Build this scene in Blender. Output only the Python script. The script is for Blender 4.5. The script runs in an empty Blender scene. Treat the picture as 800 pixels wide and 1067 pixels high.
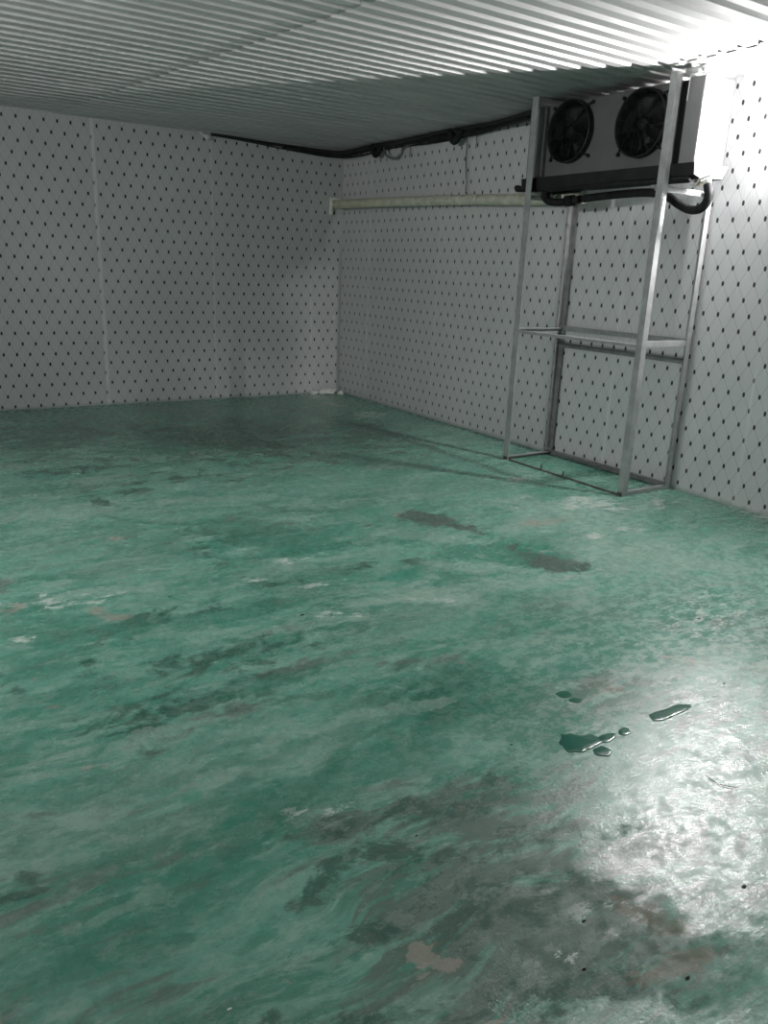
import bpy, bmesh, math, random
from mathutils import Vector, Matrix, noise
SC = bpy.context.scene
COL = SC.collection
PI = math.pi
rnd = random.Random(7)

# ------------------------------------------------------------ camera
FPX, YAW, PITCH, ROLL = 826.93, 0.58677, 0.29705, 0.03986
def make_camera():
    f = Vector((math.sin(YAW)*math.cos(PITCH), math.cos(YAW)*math.cos(PITCH), -math.sin(PITCH)))
    r = Vector((math.cos(YAW), -math.sin(YAW), 0)); u = r.cross(f)
    cr, sr = math.cos(ROLL), math.sin(ROLL)
    r2 = cr*r + sr*u; u2 = -sr*r + cr*u
    cd = bpy.data.cameras.new('camera'); cam = bpy.data.objects.new('camera', cd); COL.objects.link(cam)
    m = Matrix((r2, u2, -f)).transposed().to_4x4(); m.translation = Vector((0, 0, 1.5))
    cam.matrix_world = m
    cd.sensor_fit = 'VERTICAL'; cd.sensor_height = 24.0; cd.lens = FPX*24.0/1067.0
    cd.clip_start = 0.02; cd.clip_end = 100
    SC.camera = cam
make_camera()
SC.view_settings.view_transform = 'Standard'; SC.view_settings.look = 'None'
SC.view_settings.exposure = -0.08; SC.view_settings.gamma = 1.0; SC.view_settings.use_curve_mapping = False
w = bpy.data.worlds.new('world'); SC.world = w; w.use_nodes = True
w.node_tree.nodes['Background'].inputs[0].default_value = (0.9, 0.95, 1.0, 1)
w.node_tree.nodes['Background'].inputs[1].default_value = 0.02
LAMP_A = dict(pos=(4.925, 2.93, 2.44), power=290.0, color=(1.0, 0.972, 0.972))
LAMP_B = dict(pos=(-1.49, 4.1, 2.22), power=28.0, color=(1.0, 0.985, 0.985))

W, D, H = 5.0, 8.653, 2.794
X0, Y0 = -1.6, -2.6

# ------------------------------------------------------------ node helpers
class NT:
    def __init__(s, name):
        s.m = bpy.data.materials.new(name); s.m.use_nodes = True
        s.t = s.m.node_tree; s.n = s.t.nodes; s.l = s.t.links
        s.n.clear()
        s.out = s.n.new('ShaderNodeOutputMaterial'); s.b = s.n.new('ShaderNodeBsdfPrincipled')
        s.l.new(s.b.outputs[0], s.out.inputs[0])
    def _set(s, inp, v):
        if isinstance(v, bpy.types.NodeSocket): s.l.new(v, inp)
        elif v is not None:
            if hasattr(inp.default_value, '__len__') and not hasattr(v, '__len__'): v = (v,)*len(inp.default_value)
            if hasattr(v, '__len__') and len(v) == 3 and len(inp.default_value) == 4: v = (*v, 1)
            inp.default_value = v
    def inp(s, name, v): s._set(s.b.inputs[name], v)
    def math(s, op, a, b=None, c=None, clamp=False):
        n = s.n.new('ShaderNodeMath'); n.operation = op; n.use_clamp = clamp
        s._set(n.inputs[0], a)
        if b is not None: s._set(n.inputs[1], b)
        if c is not None: s._set(n.inputs[2], c)
        return n.outputs[0]
    def vm(s, op, a, b=None):
        n = s.n.new('ShaderNodeVectorMath'); n.operation = op
        s._set(n.inputs[0], a)
        if b is not None: s._set(n.inputs[1], b)
        return n.outputs[0]
    def pos(s): return s.n.new('ShaderNodeNewGeometry').outputs['Position']
    def obj(s): return s.n.new('ShaderNodeTexCoord').outputs['Object']
    def sep(s, v):
        n = s.n.new('ShaderNodeSeparateXYZ'); s._set(n.inputs[0], v); return n.outputs
    def comb(s, x, y, z):
        n = s.n.new('ShaderNodeCombineXYZ')
        for i, v in enumerate((x, y, z)): s._set(n.inputs[i], v)
        return n.outputs[0]
    def mapping(s, v, loc=(0, 0, 0), rot=(0, 0, 0), sc=(1, 1, 1), typ='POINT'):
        n = s.n.new('ShaderNodeMapping'); n.vector_type = typ; s._set(n.inputs[0], v)
        n.inputs['Location'].default_value = loc; n.inputs['Rotation'].default_value = rot; n.inputs['Scale'].default_value = sc
        return n.outputs[0]
    def noise(s, v, scale, detail=4, rough=.55, color=False, dist=0):
        n = s.n.new('ShaderNodeTexNoise'); s._set(n.inputs['Vector'], v)
        n.inputs['Scale'].default_value = scale; n.inputs['Detail'].default_value = detail
        n.inputs['Roughness'].default_value = rough; n.inputs['Distortion'].default_value = dist
        return n.outputs['Color' if color else 'Fac']
    def ramp(s, v, a, b, lo=0., hi=1.):
        n = s.n.new('ShaderNodeMapRange'); n.interpolation_type = 'SMOOTHSTEP'
        s._set(n.inputs[0], v); n.inputs[1].default_value = a; n.inputs[2].default_value = b
        n.inputs[3].default_value = lo; n.inputs[4].default_value = hi
        return n.outputs[0]
    def mix(s, f, a, b, typ='MIX'):
        n = s.n.new('ShaderNodeMix'); n.data_type = 'RGBA'; n.blend_type = typ
        s._set(n.inputs[0], f); s._set(n.inputs[6], a); s._set(n.inputs[7], b)
        return n.outputs[2]
    def bump(s, h, strength=.3, dist=.01, prev=None):
        n = s.n.new('ShaderNodeBump'); n.inputs['Strength'].default_value = strength; n.inputs['Distance'].default_value = dist
        s._set(n.inputs['Height'], h)
        if prev is not None: s._set(n.inputs['Normal'], prev)
        return n.outputs[0]

def simple(name, col, rough=.5, metal=0., var=.12, nscale=9., bump=0., bscale=60.):
    t = NT(name); p = t.pos()
    f = t.ramp(t.noise(p, nscale, 5), .3, .7)
    t.inp('Base Color', t.mix(f, tuple(c*(1-var) for c in col), tuple(min(1, c*(1+var)) for c in col)))
    t.inp('Roughness', rough); t.inp('Metallic', metal)
    if max(col) < .04: t.inp('Specular IOR Level', .22)
    if bump: t.inp('Normal', t.bump(t.noise(p, bscale, 3), bump, .004))
    return t.m

# ------------------------------------------------------------ wall panels
def wall_mat(name, axis, u0, v0, du, dv, seams, stripe=.08, tone=1.):
    t = NT(name); p = t.pos(); s = t.sep(p)
    u = s[axis]; v = s[2]
    wob = t.noise(p, 1.3, 2)
    a = t.math('DIVIDE', t.math('SUBTRACT', u, u0), du)
    b = t.math('DIVIDE', t.math('SUBTRACT', v, v0), 2*dv)
    def frac(x):
        return t.math('ABSOLUTE', t.math('SUBTRACT', t.math('FRACT', t.math('ADD', x, 100.5)), .5))
    fs = frac(t.math('ADD', a, b)); ft = frac(t.math('SUBTRACT', a, b))
    mx = t.math('MAXIMUM', fs, ft)
    mn = t.math('MINIMUM', fs, ft)
    star = t.math('ADD', mx, t.math('MULTIPLY', mn, .35))
    dot = t.ramp(star, .114, .128, 1, 0)
    line = t.ramp(mn, .010, .026, 1, 0)
    # the thin stripes pressed into the sheet
    st = t.math('SINE', t.math('MULTIPLY', u, 2*PI/.021))
    base = t.mix(t.ramp(t.noise(p, .9, 5), .25, .75), tuple(tone*q for q in (.50, .51, .515)), tuple(tone*q for q in (.57, .575, .575)))
    base = t.mix(t.math('MULTIPLY', t.ramp(st, -.6, .9), stripe), base, (.40, .41, .41))
    grime = t.noise(t.mapping(p, sc=(2.2, 2.2, .45)), 1.6, 6, .6)
    base = t.mix(t.ramp(grime, .5, .8, 0, .22), base, (.33, .34, .33))
    c = t.mix(t.math('MULTIPLY', line, .42), base, (.13, .135, .135))
    c = t.mix(t.math('MULTIPLY', dot, .97), c, (.008, .008, .010))
    h = None
    # sealed joints between panels
    brk = t.noise(t.mapping(p, sc=(1, 1, 1.0)), 2.3, 3)
    wav = t.math('MULTIPLY', t.math('SUBTRACT', t.noise(t.comb(0., 0., v), 1.8, 3), .5), .035)
    groove = 0.
    for i, (sx, wd, amt) in enumerate(seams):
        d = t.math('ABSOLUTE', t.math('SUBTRACT', t.math('ADD', u, wav if i % 2 == 0 else 0.), sx))
        m = t.ramp(d, wd*.5, wd, 1, 0)
        m2 = t.math('MULTIPLY', m, t.ramp(t.math('ADD', brk, i*.013), .36, .56, amt*.35, amt))
        c = t.mix(m2, c, (.78, .79, .78))
        g = t.ramp(t.math('ABSOLUTE', t.math('SUBTRACT', u, sx)), .0015, .004, 1, 0)
        c = t.mix(t.math('MULTIPLY', g, .22), c, (.12, .12, .12))
    foot = t.ramp(t.math('ADD', v, t.math('MULTIPLY', t.noise(p, 9, 4), .05)), .025, .065, .55, 0)
    c = t.mix(foot, c, (.16, .24, .21))
    t.inp('Base Color', c)
    t.inp('Roughness', .38); t.inp('Specular IOR Level', .35)
    n1 = t.bump(st, .35, .0012)
    n2 = t.bump(t.noise(p, 3.0, 3), .12, .02, n1)
    t.inp('Normal', n2)
    return t.m

# ------------------------------------------------------------ floor
BLOBS = {
  'dark': [(1.357, 7.201, 3.067, 1.552, 0.904, 0.8), (2.718, 6.639, -3.023, 1.512, 1.209, 1.0), (3.973, 6.362, 1.431, 1.077, 0.503, 0.9), (1.769, 5.404, 3.003, 0.808, 0.212, 0.6), (1.174, 5.98, 2.951, 0.393, 0.147, 0.8), (1.177, 5.045, 1.701, 0.141, 0.044, 1.0), (1.436, 5.198, 2.92, 0.216, 0.12, 0.8), (1.357, 7.201, 1.4, 0.207, 0.077, 1.0), (1.234, 5.89, 1.399, 0.116, 0.052, 1.0), (1.647, 4.05, 2.402, 0.616, 0.358, 0.45), (1.392, 3.827, 1.778, 0.493, 0.071, 0.6), (1.057, 3.174, 3.095, 0.509, 0.121, 0.6), (1.117, 2.721, 3.106, 0.634, 0.129, 0.75), (0.828, 2.421, -2.994, 0.455, 0.172, 0.75), (0.819, 3.083, 2.989, 0.345, 0.094, 0.5), (0.515, 2.916, 2.751, 0.103, 0.063, 0.6), (0.328, 2.814, 2.364, 0.123, 0.077, 0.5), (1.65, 2.077, 0.66, 0.284, 0.187, 0.75), (1.085, 1.971, 2.937, 0.191, 0.053, 0.25), (0.861, 1.476, 1.146, 0.097, 0.087, 1.0), (0.89, 1.608, 2.943, 0.107, 0.069, 0.7), (1.166, 1.541, 2.99, 0.205, 0.119, 0.9), (1.391, 1.511, 2.949, 0.184, 0.12, 0.7), (1.143, 1.373, 2.807, 0.184, 0.145, 0.7), (0.876, 1.247, 2.647, 0.064, 0.046, 0.9), (0.775, 1.052, 2.603, 0.184, 0.05, 0.7), (0.561, 1.168, 2.594, 0.14, 0.034, 0.7), (0.68, 1.314, 2.827, 0.077, 0.039, 0.6), (1.564, 1.214, 2.556, 0.118, 0.091, 0.6), (1.343, 1.213, 1.912, 0.149, 0.13, 0.35), (1.201, 0.823, 2.753, 0.133, 0.05, 0.6), (1.262, 0.935, 2.493, 0.239, 0.142, 0.3), (0.159, 1.851, 1.829, 0.054, 0.036, 0.8), (0.137, 1.754, 3.139, 0.05, 0.017, 0.8), (0.263, 1.974, 2.285, 0.043, 0.029, 0.5), (4.089, 3.377, 2.93, 0.212, 0.123, 0.3), (4.553, 3.276, 2.522, 0.255, 0.174, 0.35), (3.027, 3.779, 2.705, 0.561, 0.161, 0.3), (1.084, 1.14, 2.748, 0.213, 0.146, 0.75), (1.335, 1.1, 2.291, 0.21, 0.138, 0.55), (1.109, 0.906, 2.627, 0.236, 0.073, 0.65), (1.19, 1.527, 3.006, 0.265, 0.158, 0.7), (1.375, 1.325, 2.822, 0.222, 0.154, 0.5), (1.282, 0.761, 2.635, 0.128, 0.037, 0.6), (0.946, 1.447, 0.96, 0.176, 0.152, 0.6), (2.136, 3.284, 3.136, 0.349, 0.086, 0.5), (1.646, 3.313, 3.125, 0.308, 0.07, 0.5), (0.85, 3.659, 2.567, 0.181, 0.095, 0.2)],
  'gray': [(1.205, 1.068, 2.724, 0.454, 0.263, 1.0), (1.26, 1.438, 2.733, 0.36, 0.241, 0.8), (2.336, 1.392, -3.018, 0.387, 0.245, 0.5), (2.375, 1.673, 2.965, 0.469, 0.222, 0.55), (1.48, 1.358, 2.871, 0.35, 0.245, 0.55), (1.165, 1.025, 2.788, 0.374, 0.246, 0.8), (1.613, 1.055, -3.103, 0.362, 0.251, 0.6), (1.819, 0.934, 0.573, 0.807, 0.143, 0.4), (1.029, 1.482, 2.638, 0.315, 0.188, 0.5), (0.908, 1.643, 2.997, 0.164, 0.118, 0.7), (0.892, 2.313, -2.978, 0.318, 0.092, 0.5), (1.232, 2.477, 3.075, 0.427, 0.101, 0.5), (0.221, 1.653, 2.329, 0.258, 0.164, 0.35), (0.298, 1.366, 2.745, 0.31, 0.096, 0.5), (0.557, 1.675, 3.009, 0.192, 0.108, 0.4), (0.461, 2.048, 2.969, 0.261, 0.12, 0.4), (0.42, 3.884, 1.393, 0.127, 0.081, 0.9), (1.735, 2.289, 2.655, 0.233, 0.081, 0.5), (3.257, 1.997, 0.444, 0.51, 0.243, 0.35), (1.955, 4.196, 2.659, 0.404, 0.302, 0.35), (3.566, 2.387, -3.111, 0.564, 0.352, 0.25), (2.48, 2.413, 0.466, 0.349, 0.249, 0.25)],
  'pale': [(1.305, 4.96, 2.615, 0.538, 0.299, 0.5), (0.872, 4.832, 2.849, 0.48, 0.235, 0.35), (0.82, 3.543, 2.89, 0.505, 0.164, 0.3), (3.691, 3.691, 2.39, 0.57, 0.28, 0.6), (4.056, 3.516, 2.938, 0.43, 0.255, 0.9), (3.692, 3.342, 2.44, 0.537, 0.337, 1.0), (3.606, 2.877, -3.028, 0.495, 0.189, 0.45), (3.676, 2.66, -3.037, 0.815, 0.524, 0.75), (2.178, 2.827, 2.886, 0.644, 0.156, 0.8), (2.909, 2.653, -3.034, 0.287, 0.209, 0.2), (1.344, 2.094, 3.009, 0.401, 0.054, 0.7), (0.902, 2.015, -3.022, 0.359, 0.038, 0.5), (1.111, 2.019, 3.051, 0.301, 0.048, 0.6), (1.525, 2.7, 3.12, 0.269, 0.068, 0.3), (1.799, 2.448, 2.649, 0.325, 0.071, 0.4), (0.586, 1.831, 3.119, 0.207, 0.057, 0.3), (0.461, 2.267, 3.012, 0.279, 0.075, 0.3), (1.22, 2.813, 2.632, 0.199, 0.072, 0.3), (2.748, 1.732, -3.099, 0.388, 0.247, 0.7), (0.862, 1.67, 2.882, 0.162, 0.04, 0.45), (1.636, 0.812, 2.747, 0.125, 0.058, 0.5), (2.198, 1.615, 2.823, 0.223, 0.126, 0.3), (1.526, 4.11, 1.855, 0.285, 0.044, 0.3), (2.846, 3.45, 2.206, 0.347, 0.139, 0.3), (1.85, 2.749, 3.039, 0.965, 0.076, 0.3), (4.91, 2.858, 1.617, 0.389, 0.113, 0.5)],
  'teal': [(2.984, 3.101, 2.864, 0.343, 0.216, 0.8), (2.466, 2.813, 2.001, 0.249, 0.173, 0.8), (2.151, 3.123, 2.705, 0.298, 0.158, 0.7), (1.393, 2.994, 3.097, 0.36, 0.117, 0.5), (0.629, 3.644, 2.589, 0.52, 0.223, 0.4), (1.524, 1.994, 0.929, 0.259, 0.103, 0.6), (0.74, 1.788, -2.963, 0.171, 0.063, 0.8), (1.193, 1.848, 3.071, 0.265, 0.077, 0.4), (1.871, 2.214, 3.051, 0.264, 0.101, 0.4), (1.198, 2.329, -3.127, 0.228, 0.064, 0.4), (0.65, 2.885, 2.957, 0.35, 0.098, 0.5), (1.491, 3.946, 1.545, 0.314, 0.093, 0.7), (0.91, 3.252, 3.015, 0.408, 0.124, 0.4), (3.19, 2.582, -3.115, 0.355, 0.242, 0.2), (0.847, 1.122, 2.619, 0.108, 0.051, 0.4), (0.799, 4.475, 2.561, 0.418, 0.226, 0.3), (0.732, 1.316, 2.596, 0.136, 0.057, 0.4), (4.361, 3.127, 2.937, 0.429, 0.235, 0.3), (3.278, 1.986, 3.056, 0.161, 0.096, 0.5), (0.667, 1.388, 2.571, 0.137, 0.073, 0.5)],
  'plaster': [(0.765, 3.33, 2.476, 0.109, 0.069, 0.8), (0.432, 3.566, 2.799, 0.085, 0.054, 1.0), (0.392, 2.899, -2.738, 0.047, 0.037, 0.6), (0.417, 2.263, 1.805, 0.057, 0.041, 0.7), (0.411, 2.655, 2.226, 0.042, 0.029, 0.6), (0.86, 1.526, -3.112, 0.059, 0.031, 1.0), (0.911, 1.138, 0.686, 0.035, 0.031, 1.1), (0.949, 1.085, 2.679, 0.033, 0.021, 1.0), (0.866, 1.075, 0.744, 0.025, 0.021, 0.6), (0.949, 0.913, 2.671, 0.02, 0.011, 1.1), (0.626, 1.254, 2.806, 0.055, 0.031, 0.45), (2.008, 2.825, 2.721, 0.046, 0.028, 0.9), (1.859, 2.23, 2.657, 0.102, 0.033, 0.5), (2.757, 3.979, 0.411, 0.054, 0.047, 1.0), (2.911, 3.726, 2.963, 0.05, 0.038, 0.8), (1.786, 4.386, 2.543, 0.047, 0.039, 0.8), (1.462, 2.713, 1.084, 0.055, 0.024, 0.5), (2.641, 1.791, 2.8, 0.127, 0.064, 0.3), (3.522, 3.425, 2.742, 0.254, 0.098, 0.5), (2.174, 2.46, 2.669, 0.096, 0.03, 0.4), (0.35, 1.335, 2.537, 0.061, 0.028, 0.4), (1.077, 4.335, 1.616, 0.052, 0.04, 0.8), (0.936, 3.725, 2.439, 0.028, 0.02, 1.1), (2.232, 6.174, 2.587, 0.062, 0.053, 0.8), (1.73, 6.205, 1.424, 0.051, 0.036, 0.7)],
  'white': [(4.144, 3.732, 2.513, 0.107, 0.064, 1.6), (4.159, 3.567, 2.805, 0.099, 0.045, 1.6), (4.179, 3.456, 2.852, 0.085, 0.043, 1.4), (3.949, 3.617, 2.935, 0.071, 0.043, 1.4), (4.62, 3.451, 0.322, 0.059, 0.035, 1.5), (4.497, 3.328, 0.429, 0.054, 0.03, 1.4), (3.574, 3.086, 2.857, 0.062, 0.034, 1.3), (3.895, 3.09, 2.774, 0.09, 0.037, 1.1), (4.548, 8.518, 1.412, 0.261, 0.13, 1.1), (4.458, 7.884, 1.712, 0.19, 0.074, 0.9), (4.514, 7.143, 0.687, 0.182, 0.139, 0.8), (4.101, 3.646, 2.489, 0.196, 0.1, 0.9), (4.234, 3.505, 2.859, 0.13, 0.067, 0.7), (4.558, 3.401, 0.574, 0.107, 0.044, 0.7), (3.613, 3.106, 2.899, 0.089, 0.052, 0.8), (4.1, 4.333, 2.892, 0.094, 0.055, 0.9), (3.798, 3.949, 2.901, 0.058, 0.035, 0.8), (1.766, 3.554, -3.101, 0.123, 0.039, 0.5), (1.658, 2.852, 2.652, 0.13, 0.026, 0.7), (2.163, 2.769, 2.659, 0.139, 0.023, 0.6), (1.499, 3.389, 2.612, 0.056, 0.038, 0.6), (1.743, 3.192, 3.009, 0.059, 0.036, 0.8), (0.655, 3.568, 2.88, 0.244, 0.091, 0.35), (0.435, 3.24, 2.833, 0.072, 0.028, 0.5), (4.972, 2.828, 1.565, 0.265, 0.055, 0.8), (2.541, 1.581, 2.932, 0.205, 0.12, 0.4), (0.938, 1.698, 2.894, 0.112, 0.033, 0.5), (3.215, 2.019, 0.407, 0.385, 0.2, 0.3), (1.413, 0.98, 2.64, 0.122, 0.037, 0.3), (1.685, 0.818, 3.096, 0.086, 0.053, 0.5), (1.184, 0.951, 2.735, 0.027, 0.016, 0.8), (3.064, 2.806, 3.065, 0.577, 0.402, 0.15)],
  'brown': [(1.452, 0.939, 2.179, 0.086, 0.061, 1.0), (1.509, 0.87, 2.821, 0.07, 0.039, 1.0), (1.384, 0.815, 2.988, 0.127, 0.033, 1.0), (1.51, 0.803, 3.035, 0.039, 0.025, 0.6), (2.307, 1.6, 2.971, 0.06, 0.017, 0.9), (2.257, 1.612, 2.706, 0.033, 0.013, 0.8), (2.244, 1.746, 2.765, 0.192, 0.098, 0.25), (1.34, 1.54, 2.707, 0.087, 0.054, 0.3), (0.915, 1.143, 0.291, 0.07, 0.064, 0.3)],
  'patch': [(1.707, 2.005, -3.007, 0.352, 0.239, 1.0), (1.759, 1.652, 2.316, 0.19, 0.119, 0.7), (0.895, 1.797, -3.06, 0.332, 0.083, 0.95), (1.246, 1.818, 3.131, 0.378, 0.084, 0.9), (1.841, 3.953, 2.289, 0.52, 0.288, 0.8), (2.984, 3.101, 2.795, 0.396, 0.218, 0.7), (2.45, 2.793, 2.13, 0.293, 0.149, 0.8), (1.243, 3.074, 3.077, 0.569, 0.089, 0.8), (0.681, 3.157, 2.991, 0.413, 0.085, 0.8), (1.329, 2.423, 3.121, 0.443, 0.063, 0.7), (0.307, 1.475, 3.019, 0.235, 0.039, 0.8), (0.679, 3.888, 2.645, 0.319, 0.076, 0.6), (1.997, 6.314, 2.988, 0.692, 0.176, 0.8), (0.838, 5.557, 2.91, 0.353, 0.124, 0.8), (1.612, 1.187, 2.707, 0.168, 0.078, 0.5), (3.091, 2.086, 2.202, 0.253, 0.145, 0.5), (2.538, 3.604, 2.719, 0.285, 0.138, 0.6)],
  'sweep': [(1.357, 2.051, 3.028, 0.438, 0.041, 1.0), (0.981, 1.97, -3.086, 0.295, 0.029, 0.9), (2.276, 2.802, 2.988, 0.685, 0.097, 0.9), (0.892, 4.93, 2.874, 0.489, 0.142, 0.8), (2.64, 3.553, 2.402, 0.453, 0.105, 0.8), (3.812, 3.633, 2.386, 0.507, 0.165, 1.0), (3.658, 2.851, 2.763, 0.359, 0.147, 0.8), (0.874, 3.58, 2.896, 0.386, 0.084, 0.7), (0.72, 2.307, -3.127, 0.348, 0.04, 0.7), (2.64, 3.024, 2.419, 0.306, 0.073, 0.8), (1.534, 2.804, 2.968, 0.394, 0.038, 0.8), (0.393, 1.99, 3.086, 0.298, 0.044, 0.6), (2.27, 2.191, 2.829, 0.534, 0.068, 0.7), (1.947, 4.776, 2.696, 0.564, 0.114, 0.6), (2.571, 1.737, 2.678, 0.321, 0.094, 0.8), (3.842, 2.405, 2.259, 0.294, 0.134, 0.8), (1.533, 2.4, 3.056, 0.334, 0.037, 0.7)],
  'matte': [(1.185, 1.046, 2.634, 0.466, 0.158, 1.2), (1.335, 0.829, 2.65, 0.381, 0.128, 1.2), (1.188, 1.389, 2.741, 0.32, 0.225, 1.1), (1.454, 0.644, 2.74, 0.198, 0.09, 1.0), (1.365, 1.2, -3.122, 0.169, 0.132, 1.0), (0.844, 1.283, -2.944, 0.325, 0.32, 1.0), (1.612, 1.187, 2.457, 0.078, 0.05, 0.35)],
  'mat': [(2.887, 3.825, 1.976, 0.207, 0.142, 1.3), (2.972, 3.61, 2.155, 0.146, 0.075, 1.0), (2.824, 3.969, 2.149, 0.076, 0.061, 1.0), (3.024, 2.875, 2.087, 0.144, 0.123, 1.4), (3.102, 2.786, 0.354, 0.102, 0.089, 1.2), (2.991, 3.045, 1.062, 0.108, 0.057, 0.72), (3.015, 3.176, 0.712, 0.086, 0.048, 0.6), (2.466, 3.86, -2.991, 0.114, 0.046, 0.45), (2.996, 3.454, 1.761, 0.054, 0.023, 0.8)],
}

def floor_mat():
    t = NT('painted_concrete'); p = t.pos()
    def offs(v, sc, amp, det=3):
        n = t.noise(v, sc, det, .6, color=True)
        return t.vm('MULTIPLY', t.vm('SUBTRACT', n, (.5, .5, .5)), (amp, amp*.6, 0))
    warp = t.vm('ADD', p, t.vm('ADD', offs(p, 2.2, .34), offs(p, 9., .13)))
    rag = t.vm('ADD', p, t.vm('ADD', offs(p, 6., .12), offs(p, 26., .05)))
    def mask(key, vec, thr, soft, namp, nz):
        acc = None
        for (cx, cy, th, sx, sy, st) in BLOBS[key]:
            k = 1.45
            m = t.mapping(vec, (cx, cy, 0), (0, 0, th), (sx*k, sy*k, 1000.), 'TEXTURE')
            g = t.n.new('ShaderNodeTexGradient'); g.gradient_type = 'SPHERICAL'; t.l.new(m, g.inputs[0])
            v = t.math('MULTIPLY', g.outputs['Fac'], st)
            acc = v if acc is None else t.math('SMOOTH_MAX', acc, v, .08)
        a = t.math('ADD', acc, t.math('MULTIPLY', t.math('SUBTRACT', nz, .5), namp))
        # nothing where no blob is near
        return t.math('MULTIPLY', t.ramp(a, thr, thr+soft), t.ramp(acc, .02, .16))
    stretch = t.mapping(p, rot=(0, 0, .09), sc=(.42, 1.5, 1))
    wp = t.vm('ADD', p, offs(p, 1.1, .6))
    stretch2 = t.mapping(wp, rot=(0, 0, -.12), sc=(.6, 2.4, 1))
    stretch3 = t.mapping(wp, (1.7, 4.1, 0), (0, 0, .2), (.8, 1.9, 1))
    sn = t.noise(stretch, 2.2, 10, .68, dist=.6)
    sn2 = t.noise(stretch2, 5.0, 10, .72, dist=.4)
    sn3 = t.noise(stretch3, 3.2, 12, .74, dist=.3)
    fine = t.noise(p, 34., 6, .7)
    mid = t.noise(t.mapping(p, sc=(.8, 1.3, 1)), 5.0, 12, .76, dist=.5)
    def layer(c, loc, rot, sc, scale, lo, hi, amt, col, src=None):
        v = t.mapping(wp if src is None else src, loc, (0, 0, rot), sc)
        return t.mix(t.ramp(t.noise(v, scale, 12, .70, dist=.15), lo, hi, 0, amt), c, col)
    mid2 = t.noise(t.mapping(p, (9, 2, 0), sc=(.8, 1.4, 1)), 14., 10, .74)
    c = t.mix(t.ramp(sn, .40, .60), (.066, .258, .184), (.150, .362, .282))
    c = layer(c, (2, 5, 0), .1, (.6, 1.3, 1), 1.7, .50, .60, .50, (.170, .270, .222))
    c = layer(c, (7, 1, 0), .0, (.5, 1.6, 1), 2.6, .52, .58, .50, (.050, .215, .148))
    c = layer(c, (1, 9, 0), .25, (.5, 1.9, 1), 3.6, .52, .57, .42, (.260, .440, .360))
    c = layer(c, (4, 4, 0), -.1, (.6, 1.7, 1), 5.5, .53, .58, .45, (.058, .190, .140))
    c = layer(c, (8, 6, 0), .15, (.5, 2.0, 1), 8.0, .53, .58, .42, (.290, .455, .380))
    c = layer(c, (3, 2, 0), -.2, (.7, 1.6, 1), 13., .54, .60, .26, (.065, .185, .140))
    c = layer(c, (6, 3, 0), .1, (.6, 1.8, 1), 19., .56, .62, .32, (.37, .49, .42))
    # regions
    c = t.mix(t.math('MULTIPLY', mask('teal', warp, .30, .30, 3.0, mid), .70), c, (.026, .235, .155))
    c = t.mix(t.math('MULTIPLY', mask('gray', warp, .22, .40, 3.2, sn2), .80), c, (.105, .140, .118))
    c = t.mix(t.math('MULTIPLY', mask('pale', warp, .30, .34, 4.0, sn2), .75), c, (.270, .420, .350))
    c = t.mix(t.math('MULTIPLY', mask('dark', warp, .34, .36, 4.0, mid), .80), c, (.022, .082, .058))  # dark stains; the broad ones at the back paint in corner shade
    c = t.mix(t.math('MULTIPLY', mask('patch', warp, .30, .06, 1.3, mid), .50), c, (.034, .190, .128))
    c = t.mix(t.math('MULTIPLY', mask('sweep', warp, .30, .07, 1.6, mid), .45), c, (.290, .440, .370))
    c = t.mix(t.math('MULTIPLY', mask('brown', rag, .38, .30, 4.0, mid), .60), c, (.185, .158, .105))
    c = t.mix(t.math('MULTIPLY', mask('plaster', rag, .46, .18, 6.0, mid), .70), c, (.33, .31, .26))
    c = t.mix(t.math('MULTIPLY', mask('white', rag, .40, .16, 7.0, mid2), .75), c, (.58, .66, .60))  # white smears, with wet glints painted in near the rack foot
    mt = mask('mat', rag, .36, .10, 3.2, mid2)
    c = t.mix(t.math('MULTIPLY', mt, .85), c, t.mix(fine, (.036, .066, .050), (.095, .128, .104)))
    # worn flecks, scuffs, specks
    fl = t.noise(t.mapping(p, sc=(1, 1.9, 1)), 30., 6, .75)
    c = t.mix(t.ramp(fl, .62, .68, 0, .40), c, (.42, .50, .42))
    c = t.mix(t.ramp(t.noise(t.mapping(p, (3, 1, 0)), 26., 6, .75), .63, .68, 0, .55), c, (.05, .10, .08))
    vor = t.n.new('ShaderNodeTexVoronoi'); t.l.new(p, vor.inputs['Vector']); vor.inputs['Scale'].default_value = 5.5
    c = t.mix(t.ramp(vor.outputs['Distance'], .014, .024, .75, 0), c, (.03, .04, .035))
    # trowel sweeps: thin partial arcs
    for (cx, cy, r, a0, a1, amt, tone) in ARCS:
        q = t.sep(t.vm('SUBTRACT', t.vm('ADD', p, offs(p, 3., .10)), (cx, cy, 0)))
        rr = t.math('SQRT', t.math('ADD', t.math('MULTIPLY', q[0], q[0]), t.math('MULTIPLY', q[1], q[1])))
        an = t.math('ARCTAN2', q[1], q[0])
        m = t.math('MULTIPLY', t.ramp(t.math('SUBTRACT', r, rr), 0, .012), t.ramp(t.math('SUBTRACT', r, rr), .012, .11, 1, 0))
        m = t.math('MULTIPLY', m, t.math('MULTIPLY', t.ramp(an, a0, a0+.35), t.ramp(an, a1-.35, a1, 1, 0)))
        c = t.mix(t.math('MULTIPLY', m, amt), c, tone)
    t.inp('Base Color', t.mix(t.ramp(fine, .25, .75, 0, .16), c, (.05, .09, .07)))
    rgn = t.noise(t.mapping(p, (5, 5, 0), sc=(1, 1.2, 1)), 16., 10, .78)
    matte = mask('matte', warp, .18, .50, 4.0, mid)
    ro = t.ramp(rgn, .45, .58, .18, .42)
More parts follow.
